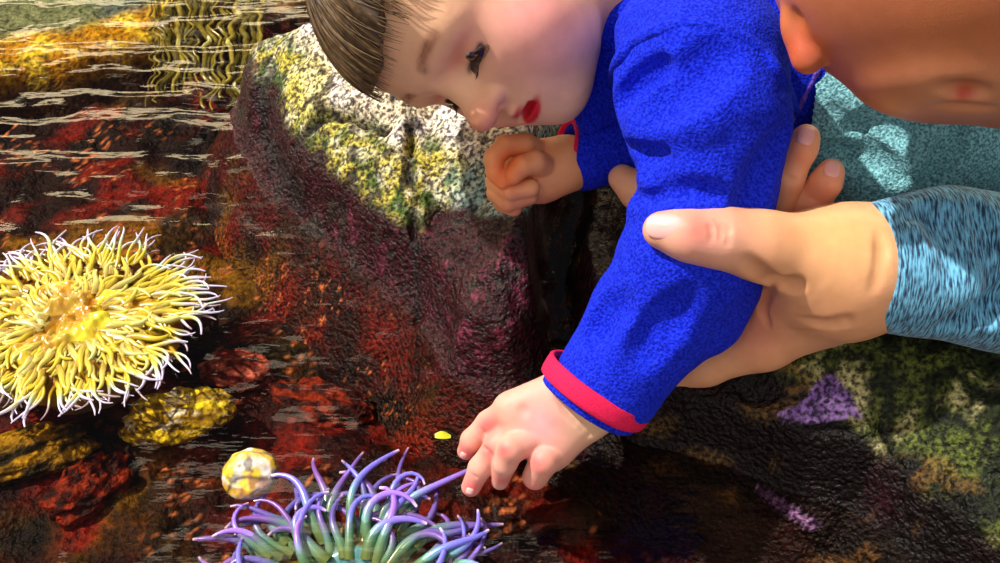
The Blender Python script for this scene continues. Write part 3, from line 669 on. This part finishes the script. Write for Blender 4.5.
# trousers
fq = Field(P(740, 300, .93), P(1120, -60, .62), 0.002)
fq.chain([(830, 78, .765, 92), (900, 112, .765, 96), (950, 112, .775, 88), (1030, 80, .80, 66)], 0.03); fq.chain([(815, 120, .775, 50), (860, 170, .775, 48), (900, 180, .78, 50)], 0.03)
fq.chain([(780, 110, .80, 60), (790, 200, .81, 50)], 0.03)
for g_ in ([(835, 110), (862, 145), (900, 180)], [(830, 150), (850, 155), (872, 168)], [(962, 100), (950, 150), (925, 196)], [(850, 128), (875, 120), (905, 140)]): groove(fq, g_, .007, .006, .006)
G = fq.grid(); fq.v += (0.002 * fbm(G * 45, 2, 19)).astype(np.float32)
V, Q = fin(fq, 1); trousers = mk('trousers', wld(V), Q, TEAL, child)
pts = []
for t in np.linspace(0, 1, 16):
    x, y = 822 - 34 * t, 62 + 66 * t; d = min([v for v in (hit(fq, x, y), hit(ft, x, y)) if v] or [.70]); pts.append(P(x, y, d + .001))
V, Q = tube(spline(pts, 40), np.full(40, .0022), 8); mk('waist_seam', wld(V), Q, PURPLE, trousers)

# ------------------------------------------------------------------ the adult
adult = empty('person', ground(990, 300)); adult.location.z = 0.10; adult.location.x += 0.12
tag(adult, 'adult in heather blue knit top bending over the child and holding its arm', 'person')
lo, hi = box_of([(640, 205, .63, 20), (920, 250, .72, 60), (640, 400, .74, 30)], 0.015); g1 = Field(lo, hi, 0.0011)
finger(g1, [(661, 230, .640, 18.5), (690, 235, .638, 23), (722, 238, .641, 27.5), (758, 245, .648, 32), (805, 256, .660, 46)], 0.012)   # thumb
g1.chain([(990, 268, .675, 44), (905, 266, .672, 47), (870, 266, .670, 51), (850, 268, .668, 54)], 0.02)
g1.ell(P(846, 272, .674), (0.033, 0.035, 0.019), k=0.02)
g1.chain([(835, 285, .68, 50), (790, 300, .70, 40)], 0.02)
g1.chain([(800, 262, .680, 36), (776, 290, .70, 30)], 0.012)
for a, b, c_ in (((820, 300, .690, 32), (760, 322, .715, 26), (700, 352, .735, 22)), ((820, 318, .694, 30), (765, 342, .715, 26), (705, 362, .735, 23)), ((815, 290, .70, 30), (750, 300, .735, 24), (690, 320, .755, 20))):
    g1.chain([a, b, c_], 0.010)
g1.chain([(705, 362, .735, 24), (660, 371, .745, 20), (632, 358, .75, 16)], 0.005)
g1.chain([(700, 352, .737, 20), (650, 345, .757, 17), (620, 330, .755, 15)], 0.004); g1.chain([(690, 320, .757, 20), (645, 312, .765, 16)], 0.004)
groove(g1, [(748, 262), (764, 280), (784, 288), (796, 286)], .005, .002, .006)
groove(g1, [(752, 290), (742, 312), (730, 330)], .003, .0015, .003); groove(g1, [(775, 285), (762, 306), (766, 326)], .003, .0012, .003)
for g_ in ([(716, 219), (722, 228), (720, 242)], [(722, 218), (729, 230), (728, 244)], [(709, 224), (713, 232), (711, 242)]): groove(g1, g_, .0015, .0002, .002)
for g_ in ([(880, 230), (884, 255), (876, 290)], [(800, 322), (830, 328), (850, 322)]): groove(g1, g_, .004, .0002, .004)
Va, Qa = fin(g1, 2); ca = np.tile(lin(232, 168, 124), (len(Va), 1))
ca = mixc(ca, lin(232, 172, 160), blob(Va, P(700, 232, .62), .03) * 0.8); ca = mixc(ca, lin(214, 96, 84), blob(Va, P(697, 228, .62), .011) * 0.6)
ca = mixc(ca, lin(196, 104, 84), np.clip(blob(Va, P(770, 290, .68), .018) + blob(Va, P(755, 330, .70), .02), 0, 1) * 0.6)  # reddish shade of the palm painted into the skin
ca = mixc(ca, lin(234, 186, 120), blob(Va, P(850, 235, .63), .03) * 0.6)
# other hand, supporting the child from beneath: two fingertips and the side of the thumb show
lo, hi = box_of([(615, 120, .69, 15), (850, 290, .77, 40)], 0.015); g2 = Field(lo, hi, 0.0011)
g2.chain([(768, 226, .700, 20), (786, 178, .684, 17.5), (801, 148, .676, 16), (806, 138, .675, 14)], 0.004)
g2.chain([(792, 232, .712, 20), (812, 205, .694, 17), (826, 182, .684, 15.5), (831, 172, .684, 13.5)], 0.004)
g2.chain([(760, 262, .735, 34), (800, 262, .735, 34)], 0.015); g2.chain([(760, 262, .735, 30), (700, 230, .762, 20), (640, 192, .772, 17), (622, 178, .774, 14)], 0.01)
g2.chain([(740, 258, .745, 24), (718, 200, .762, 17), (725, 160, .765, 14)], 0.008)
for g_ in ([(776, 172), (788, 178), (800, 182)], [(806, 196), (816, 202), (824, 206)]): groove(g2, g_, .0016, .0005, .0016)
Vb, Qb = fin(g2, 2); cb = np.tile(lin(238, 174, 132), (len(Vb), 1)); cb = mixc(cb, lin(214, 110, 84), np.clip(blob(Vb, P(820, 195, .675), .014) + blob(Vb, P(800, 155, .67), .008), 0, 1) * 0.6)
# head seen from above and behind the ear
HC = P(962, -62, .565); px = .565 / FPX
h0 = Field(HC - 0.14, HC + 0.14, 0.0018)
h0.ell(HC, (190 * px, 172 * px, 0.092), k=.01)
h0.ell(P(960, 80, .56), (0.045, 0.018, 0.04), k=0.02); h0.ell(P(1040, 88, .575), (0.03, 0.020, 0.035), k=0.02)
h0.ell(P(1078, 118, .60), (0.014, 0.022, 0.014), k=0.015); h0.ell(P(1090, 60, .60), (0.04, 0.045, 0.05), k=0.03)
groove(h0, [(940, 92), (965, 93), (985, 96)], .004, .0016, .005); groove(h0, [(930, 108), (965, 108), (1000, 112)], .003, .0012, .003)
e = P(803, 34, .572)                                                        # ear
ea = np.array([[0.86, 0.50, 0], [-0.50, 0.86, 0], [0, 0, 1.]])
h0.ell(e, (0.0105, 0.0195, 0.009), np.array([[0.94, 0.34, 0], [-0.34, 0.94, 0], [0, 0, 1]])[:, :] * 1.0, k=0.004)
h0.ell(P(796, 30, .560), (0.004, 0.010, 0.005), k=0.004, op='sub')
h0.ell(P(806, 60, .570), (0.007, 0.007, 0.006), k=0.006)
h0.cap(P(980, -120, .60), P(1180, -160, .68), 0.06, 0.065, 0.03)
Vc, Qc = fin(h0, 2); cc_ = np.tile(lin(190, 112, 72), (len(Vc), 1))
nb = fbm(Vc * 45, 3, 4); cc_ = mixc(cc_, lin(156, 88, 82), np.clip(blob(Vc, P(850, 25, .48), .045) + 0.3 * nb, 0, 1) * 0.8)
cc_ = mixc(cc_, lin(206, 128, 62), blob(Vc, P(940, 20, .47), .03) * 0.7); cc_ = mixc(cc_, lin(214, 150, 112), np.clip(blob(Vc, P(930, 112, .53), .022) + blob(Vc, P(1000, 100, .53), .022), 0, 1) * 0.8)
cc_ = mixc(cc_, lin(190, 70, 50), np.clip(blob(Vc, P(800, 50, .57), .014) * 0.7 + blob(Vc, P(964, 92, .53), .005), 0, 1))
cc_ = mixc(cc_, lin(196, 160, 176), blob(Vc, P(890, -10, .475), .014) * 0.5)  # purple highlight painted on top of the head
# arms, shoulders, neck core
g3_ = Field(P(700, 520, 1.0), P(1500, -420, .52), 0.006)
g3_.chain([(940, 266, .672, 44), (1080, 262, .69, 46), (1280, 160, .74, 55), (1300, -60, .76, 70), (1160, -120, .70, 90)], 0.03)
g3_.chain([(1300, -60, .78, 90), (1330, 200, .85, 100), (1250, 330, .90, 80)], 0.04)
g3_.chain([(790, 264, .738, 26), (1000, 250, .80, 40), (1250, 200, .82, 50)], 0.02)
Vd, Qd = fin(g3_, 1); cd_ = np.tile(lin(210, 150, 110), (len(Vd), 1))
V, Q, C = join([(Va, Qa, ca), (Vb, Qb, cb), (Vc, Qc, cc_), (Vd, Qd, cd_)]); abody = mk('body', wld(V), Q, SKIN_ADULT, adult, C)
nail(g1, 664, 226, 178, 19, 13, NAIL, abody, dx=5); nail(g2, 806, 136, 68, 10, 8.5, NAIL, abody, dx=4); nail(g2, 832, 169, 75, 9, 8, NAIL, abody, dx=4)
# knit top
fk = Field(P(770, 420, .80), np.array([0.46, 0.12, -0.52]), 0.0018)
fk.chain([(830, 266, .670, 58), (905, 266, .670, 60), (950, 262, .668, 68), (1010, 276, .668, 70), (1120, 270, .68, 68), (1280, 175, .73, 76)], 0.02)
cut(fk, P(856, 266, .670), (-1, 0.02, 0.34))
fk.cap(P(826, 266, .670), P(862, 266, .670), 55 * .67 / FPX, 54 * .67 / FPX, 0.001, 'sub')
groove(fk, [(905, 214), (935, 206), (958, 222), (976, 262)], .006, .003, .007); groove(fk, [(975, 205), (992, 240), (1003, 285), (990, 320)], .008, .008, .006)
groove(fk, [(940, 330), (970, 318), (1000, 296)], .006, .005, .006); groove(fk, [(930, 215), (950, 240), (955, 280)], .007, .002, .008)
V, Q = fin(fk, 1); top = mk('knit_top', wld(V), Q, KNIT, adult)
fk2 = Field(P(860, 700, 1.0), P(1560, -420, .52), 0.005)
fk2.chain([(1090, 268, .68, 66), (1280, 160, .74, 78), (1300, -60, .76, 110)], 0.03); fk2.chain([(1290, -60, .80, 130), (1330, 200, .86, 150), (1260, 330, .90, 120)], 0.04)
V, Q = fin(fk2, 2); mk('knit_torso', wld(V), Q, KNIT, top)
fj = Field(P(850, 420, .99), P(1200, 0, .70), 0.003)
fj.chain([(1040, 120, .84, 60), (985, 195, .83, 45), (965, 235, .83, 40)], 0.02); fj.chain([(1060, 200, .86, 90), (1150, 330, .92, 90)], 0.03)
groove(fj, [(990, 150), (975, 180), (962, 214)], .006, .003, .006)
V, Q = fin(fj, 1); mk('jeans', wld(V), Q, DENIM, adult)

# ------------------------------------------------------------------ sea life and small things in the pool
def tent(base, dirv, ln, r0, curl, up, n=12, wav=0.35, seed=0):
    """a tapering tentacle: leaves along dirv, rises by up, bends sideways by curl"""
    d = np.array(dirv, float); d /= np.linalg.norm(d); side = np.cross([0, 0, 1.], d); side /= np.linalg.norm(side) + 1e-9
    p = np.array(base, float); pts = [p.copy()]; st = ln / (n - 1); r_ = random.Random(seed); ph = r_.uniform(0, 6.3)
    a = 0.0
    for i in range(1, n):
        t = i / (n - 1); a = curl * t * t + wav * math.sin(ph + 5 * t)
        v = d * math.cos(a) + side * math.sin(a); e = up * (1 - 1.25 * t)
        v = v * math.cos(e) + np.array([0, 0, 1.]) * math.sin(e); p = p + v * st; pts.append(p.copy())
    t = np.linspace(0, 1, n); return np.array(pts), r0 * (1 - 0.72 * t ** 0.9) * np.where(t > 0.97, 0.75, 1)
def tent_col(t, kind, k):
    if kind == 'violet':
        c = mixc(lin(112, 132, 62), lin(104, 176, 150), sst(0.0, 0.35, t)); c = mixc(c, lin(112 + 50 * k, 112, 226), sst(0.2, 0.6, t)); return mixc(c, lin(246, 216, 246), sst(0.93, 1.0, t))
    if kind == 'inner': return mixc(lin(150, 116, 8), mixc(lin(206, 184, 30), lin(204, 206, 130), np.array([k ** 2])), sst(0, .6, t)) 
    c = mixc(lin(160, 130, 10), lin(206, 184, 34), sst(0.0, 0.3, t)); c = mixc(c, lin(170 + 60 * k, 214, 170), sst(0.35, 0.62, t)); return mixc(c, lin(206, 196, 226), sst(0.5, 0.8, t))
def anemone(name, label, group_c, disc_r, n_main, n_rest, spec, kind, disc_fn, crown=None):
    o = empty(name, group_c); tag(o, label, 'sea anemone')
    rest = []
    for i in range(n_main + n_rest):
        b, dv, ln, r0, cu, up = spec(i)
        pts, rad = tent(b, dv, ln, r0, cu, up, 14 if i < n_main else 10, seed=i * 7 + len(name))
        V, Q = tube(pts, rad, 8 if i < n_main else 6); t = np.repeat(np.linspace(0, 1, len(pts)), 8 if i < n_main else 6)
        c = tent_col(t, kind if (kind == 'violet' or i < n_main or i % 3 == 0) else 'inner', rng.uniform(0, 1))
        if i < n_main: mk('tentacle', V, Q, TENT, o, c)
        else: rest.append((V, Q, c))
    if rest:
        V, Q, C = join(rest); tag(mk('short_tentacles', V, Q, TENT, o, C), None, None, None, 'stuff')
    disc_fn(o); return o
# violet anemone at the bottom of the picture
c0 = ground(350, 592, -0.012)
def spec_v(i):
    r_ = random.Random(i * 13 + 5); a = r_.uniform(-0.25, math.pi + 0.25) if i % 5 else r_.uniform(0, 2 * math.pi); ring = i % 4
    rr = (0.026, 0.036, 0.046, 0.053)[ring] * r_.uniform(.92, 1.08)
    b = c0 + np.array([math.cos(a) * rr * 1.15, math.sin(a) * rr * 0.95, -0.004 + r_.uniform(-.004, .006)])
    dv = np.array([math.cos(a) * 1.25, math.sin(a), 0.0]) + np.array([r_.gauss(0, .25), r_.gauss(0, .25), 0])
    return b, dv, r_.uniform(.040, .070), r_.uniform(.0032, .0048), r_.choice((-1, 1)) * r_.uniform(.3, 2.6), r_.uniform(.15, .95)
def disc_v(o):
    V = []; Q = []; n, m = 64, 22; C = []
    for i in range(m):
        r = 0.052 * (i / (m - 1)) ** 0.9
        for j in range(n):
            a = 2 * math.pi * j / n; z = 0.006 * math.sin(5 * a) * (r / .046) ** 2 + 0.010 * math.exp(-((r - .03) / .012) ** 2) - 0.008
            V.append(c0 + np.array([math.cos(a) * r * 1.15, math.sin(a) * r * .95, z])); g = 0.5 + 0.5 * math.cos(32 * a)
            C.append(lin(110, 190, 210) * (0.7 + .3 * g) if r < .033 else lin(150, 130, 50) * (0.6 + .4 * g))
    for i in range(m - 1):
        for j in range(n): Q.append((i * n + j, (i + 1) * n + j, (i + 1) * n + (j + 1) % n, i * n + (j + 1) % n))
    V, C = np.array(V), np.array(C); C = mixc(C, lin(40, 90, 100), np.exp(-(np.hypot((V - c0)[:, 0], (V - c0)[:, 1]) / .004) ** 2))
    mk('oral_disc', V, np.array(Q), TENT, o, C)
    z = np.linspace(0, 1, 12); V, Q = tube(c0 + np.stack([0 * z, 0 * z, -0.010 - 0.055 * z], 1), 0.040 - 0.006 * np.sin(z * 3), 40)
    mk('column', V, Q, TENT, o, np.tile(lin(96, 84, 60), (len(V), 1)))
anemone('sea_anemone', 'violet and green sea anemone with pink-tipped tentacles, in the water below the child\'s fingers', c0, .046, 100, 0, spec_v, 'violet', disc_v)
# yellow anemone at the left
c1_ = ground(78, 322, -0.004)
def spec_y(i):
    r_ = random.Random(i * 17 + 3); a = r_.uniform(0, 2 * math.pi)
    outer = i < 100 or i % 3 == 0; rr = r_.uniform(.060, .074) if outer else r_.uniform(.020, .060)
    b = c1_ + np.array([math.cos(a) * rr * 1.05, math.sin(a) * rr * 0.92, 0.002 - 0.14 * (rr - .02) ** 1 * 0.08])
    up_half = math.sin(a) > -0.1
    flow = np.array([-0.75, 0.55, 0]) if (up_half and r_.random() < .6 and math.cos(a) < .6) else np.array([0.1, -0.2, 0])
    dv = np.array([math.cos(a), math.sin(a), 0]) + flow * 0.8 + np.array([r_.gauss(0, .25), r_.gauss(0, .25), 0])
    return b, dv, r_.uniform(.026, .046) if outer else r_.uniform(.018, .034), r_.uniform(.0016, .0027) if outer else r_.uniform(.0026, .0042), r_.choice((-1, 1)) * r_.uniform(.1, 1.5), r_.uniform(.05, .5)
def disc_y(o):
    V = []; Q = []; n, m = 160, 60
    for i in range(m):
        for j in range(n):
            a = 2 * math.pi * j / n; r = i / (m - 1); V.append([math.cos(a) * r * .076, math.sin(a) * r * .068, 0])
    V = np.array(V); r = np.hypot(V[:, 0] / .076, V[:, 1] / .068); a = np.arctan2(V[:, 1], V[:, 0])
    V[:, 2] = 0.012 * (1 - r ** 3) + (0.006 * fbm(V * 60, 3, 3) + 0.005 * fbm(V * 140, 2, 8)) * sst(1, .9, r) - 0.012 * sst(.85, 1, r) - .006
    n2 = fbm(V * 45, 3, 22); C = mixc(lin(176, 134, 8), lin(220, 206, 40), sst(-.3, .3, n2)); C = mixc(C, lin(206, 216, 140), sst(.25, .55, fbm(V * 25, 2, 44)) * sst(.8, .2, r)); C = mixc(C, lin(190, 120, 8), sst(.1, .5, fbm(V * 38, 3, 77)) * .7)
    for i in range(m - 1):
        for j in range(n): Q.append((i * n + j, (i + 1) * n + j, (i + 1) * n + (j + 1) % n, i * n + (j + 1) % n))
    mk('oral_disc', V + c1_, np.array(Q), TENT, o, C)
    z = np.linspace(0, 1, 12); V, Q = tube(c1_ + np.stack([0 * z, 0 * z, -0.012 - 0.06 * z], 1), 0.060 - 0.012 * np.sin(z * 3), 48)
    mk('column', V, Q, TENT, o, np.tile(lin(150, 130, 60), (len(V), 1)))
anemone('sea_anemone', 'bright yellow sea anemone with pale lavender tentacle tips, at the left edge of the pool', c1_, .07, 100, 420, spec_y, 'yellow', disc_y)

def pebble(name, x, y, z, rx, ry, rz, rot, colf, label, seed, lump=0.12, mat=None, group=None, cat='stone'):
    c = ground(x, y, z); n = 48; V = []; Q = []
    for i in range(n + 1):
        for j in range(n):
            t = math.pi * i / n - math.pi / 2; p = 2 * math.pi * j / n; V.append([math.cos(t) * math.cos(p), math.cos(t) * math.sin(p), math.sin(t)])
    for i in range(n):
        for j in range(n): Q.append((i * n + j, i * n + (j + 1) % n, (i + 1) * n + (j + 1) % n, (i + 1) * n + j))
    U = np.array(V); d = 1 + lump * fbm(U * 1.6 + seed, 3, seed) + lump * 0.25 * fbm(U * 6, 2, seed); ca, sa = math.cos(R(rot)), math.sin(R(rot))
    W_ = U * d[:, None] * np.array([rx, ry, rz]); W_ = np.stack([W_[:, 0] * ca - W_[:, 1] * sa, W_[:, 0] * sa + W_[:, 1] * ca, W_[:, 2]], 1) + c
    o = mk(name, W_, np.array(Q), mat or STONE, None, colf(U)); return tag(o, label, cat, group)
def shell_c(U):
    c = mixc(lin(214, 206, 190), lin(232, 196, 60), sst(-.15, .2, fbm(U * 1.7 + 3, 2, 5))); c = mixc(c, lin(244, 240, 236), sst(.15, .35, fbm(U * 2.2, 2, 15))); c = mixc(c, lin(170, 110, 80), sst(.25, .45, fbm(U * 2.6 + 9, 2, 25)) * .8)
    c = mixc(c, lin(96, 92, 96), sst(.2, .4, fbm(U * 2.9 + 5, 2, 35)) * .8)
    return mixc(c, lin(50, 40, 34), np.exp(-((U[:, 1] + .55 + .12 * np.sin(3 * U[:, 0])) / .06) ** 2) * .9)
pebble('pebble', 251, 474, -0.006, .0195, .020, .013, 20, shell_c, 'round glossy yellow and white mottled pebble lying beside the violet anemone', 3, .14)
def ystone(U): 
    c = mixc(lin(150, 120, 12), lin(236, 214, 40), sst(-.2, .3, fbm(U * np.array([2, 9, 2]), 3, 5))); c = mixc(c, lin(244, 244, 220), sst(.35, .5, fbm(U * 3, 2, 9)))
    return mixc(c, lin(96, 70, 20), sst(.2, .7, np.sin(U[:, 1] * 22 + 3 * U[:, 0])) * .5)
pebble('submerged_stone', 178, 416, -0.036, .042, .024, .013, 12, ystone, 'yellow ridged stone under water, just below and right of the yellow anemone', 8, .5, BED)
def rstone(U): return mixc(lin(100, 30, 22), lin(190, 100, 80), sst(-.2, .4, fbm(U * 3, 3, 2)))
def gstone(U): return mixc(lin(40, 34, 10), lin(170, 130, 16), sst(-.2, .3, fbm(U * 3, 3, 6)))
def dstone(U): return mixc(lin(46, 12, 8), lin(140, 44, 16), sst(-.2, .3, fbm(U * 4, 3, 6)))
pebble('submerged_stone', 238, 372, -0.056, .028, .018, .012, -15, rstone, 'pinkish red stone under water, right of the yellow anemone', 11, .55, BED)
pebble('submerged_stone', 30, 452, -0.058, .045, .022, .013, 25, gstone, 'olive yellow stone under water near the left edge, below the yellow anemone', 12, .55, BED)
pebble('submerged_stone', 88, 490, -0.062, .034, .022, .014, 60, dstone, 'rusty orange stone under water in the lower left of the pool', 13, .55, BED)
pebble('submerged_stone', 320, 405, -0.062, .045, .022, .013, -20, dstone, 'dark red stone under water, in front of the boulder', 17, .55, BED)
# scrap of leaf floating by the fingers
c = ground(443, 440, 0.0); V = []; Q = []
for i in range(13):
    t = i / 12; w = .0032 * math.sin(math.pi * (0.12 + .8 * t)) ** .8
    for j in range(5): u = j / 2 - 1; V.append(c + np.array([(t - .5) * .011, u * w, .0035 + .0014 * u * u + .001 * math.sin(4 * t)]))
for k in (0,):
    top_ = len(V); V += [v - np.array([0, 0, .0006]) for v in V]
for i in range(12):
    for j in range(4):
        a = i * 5 + j; Q += [(a, a + 5, a + 6, a + 1), (top_ + a, top_ + a + 1, top_ + a + 6, top_ + a + 5)]
for i in range(12): a = i * 5; Q += [(a, top_ + a, top_ + a + 5, a + 5), (a + 4, a + 9, top_ + a + 9, top_ + a + 4)]
tag(mk('leaf_scrap', np.array(V), np.array(Q), m_simple('leaf', lin(196, 200, 40), .4)), 'tiny yellow-green scrap of leaf floating beside the child\'s fingertips', 'leaf')

# submerged shelf with a golden rim, far left corner
SP = gl([(-60, 78), (0, 54), (60, 46), (120, 32), (170, 14), (212, -10)]) + [(-.28, 1.25), (-.45, 1.6), (-1.0, 1.6), (-1.0, .98)]
X, Y, Q = hgrid(-1.0, -.22, .90, 1.6, .003); p = np.stack([X, Y, 0 * X], -1); s_ = sdist(X, Y, SP) + .006 * fbm(p * 25, 3, 4)
Z = np.where(s_ > 0, -.012 - .016 * np.exp(-s_ / .01), -.03 + s_ * 2) + .003 * fbm(p * 60, 3, 8); Z = np.maximum(Z, -.14)
c = mixc(lin(120, 132, 96), lin(90, 110, 110), sst(-.2, .3, fbm(p * 8, 3, 5))); rim = mixc(lin(190, 140, 8), lin(240, 214, 60), sst(-.1, .3, fbm(p * 70, 3, 9)))
c = mixc(rim, c, sst(.035, .060, s_ + .01 * fbm(p * 20, 2, 3))); c = mixc(lin(60, 36, 10), c, sst(-.01, .004, s_))
tag(mk('stone_shelf', np.stack([X, Y, Z], 1), Q, BED, None, c), 'pale grey-green stone shelf with golden rim just under the water, top left corner', 'rock')
# strands modelled to give yellow-green streaks in the far water
wavy_strands = empty('wavy_strands', ground(205, 60, -0.02)); tag(wavy_strands, 'long wavy yellow-green strands modelled under the far water left of the boulder', 'seaweed')
for i in range(26):
    r_ = random.Random(i + 40); x0 = 152 + i * 4.3 + r_.uniform(-1.5, 1.5); y1 = r_.uniform(82, 112); pts = []
    for t in np.linspace(0, 1, 46):
        yy = -30 + (y1 + 30) * t; g = ground(x0 + 9 * float(vnoise(np.array([yy * .07, i * .22, 0.]), 3)) + 5 * float(vnoise(np.array([yy * .19, i * .3, 4.]), 5)) * (yy > -40), yy, -0.006 - .004 * (i % 3) + .002 * math.sin(yy * .2 + i)); pts.append(g)
    pts = np.array(pts); w = r_.uniform(.0012, .0045); V, Q = tube(pts, w * (1 - .4 * np.linspace(0, 1, 46) ** 3), 6)
    k = r_.random(); mk('strand', V, Q, STONE, wavy_strands, np.tile(lin(70, 66, 16) * (1 - k) + lin(170, 160, 70) * k, (len(V), 1)))
#PART4
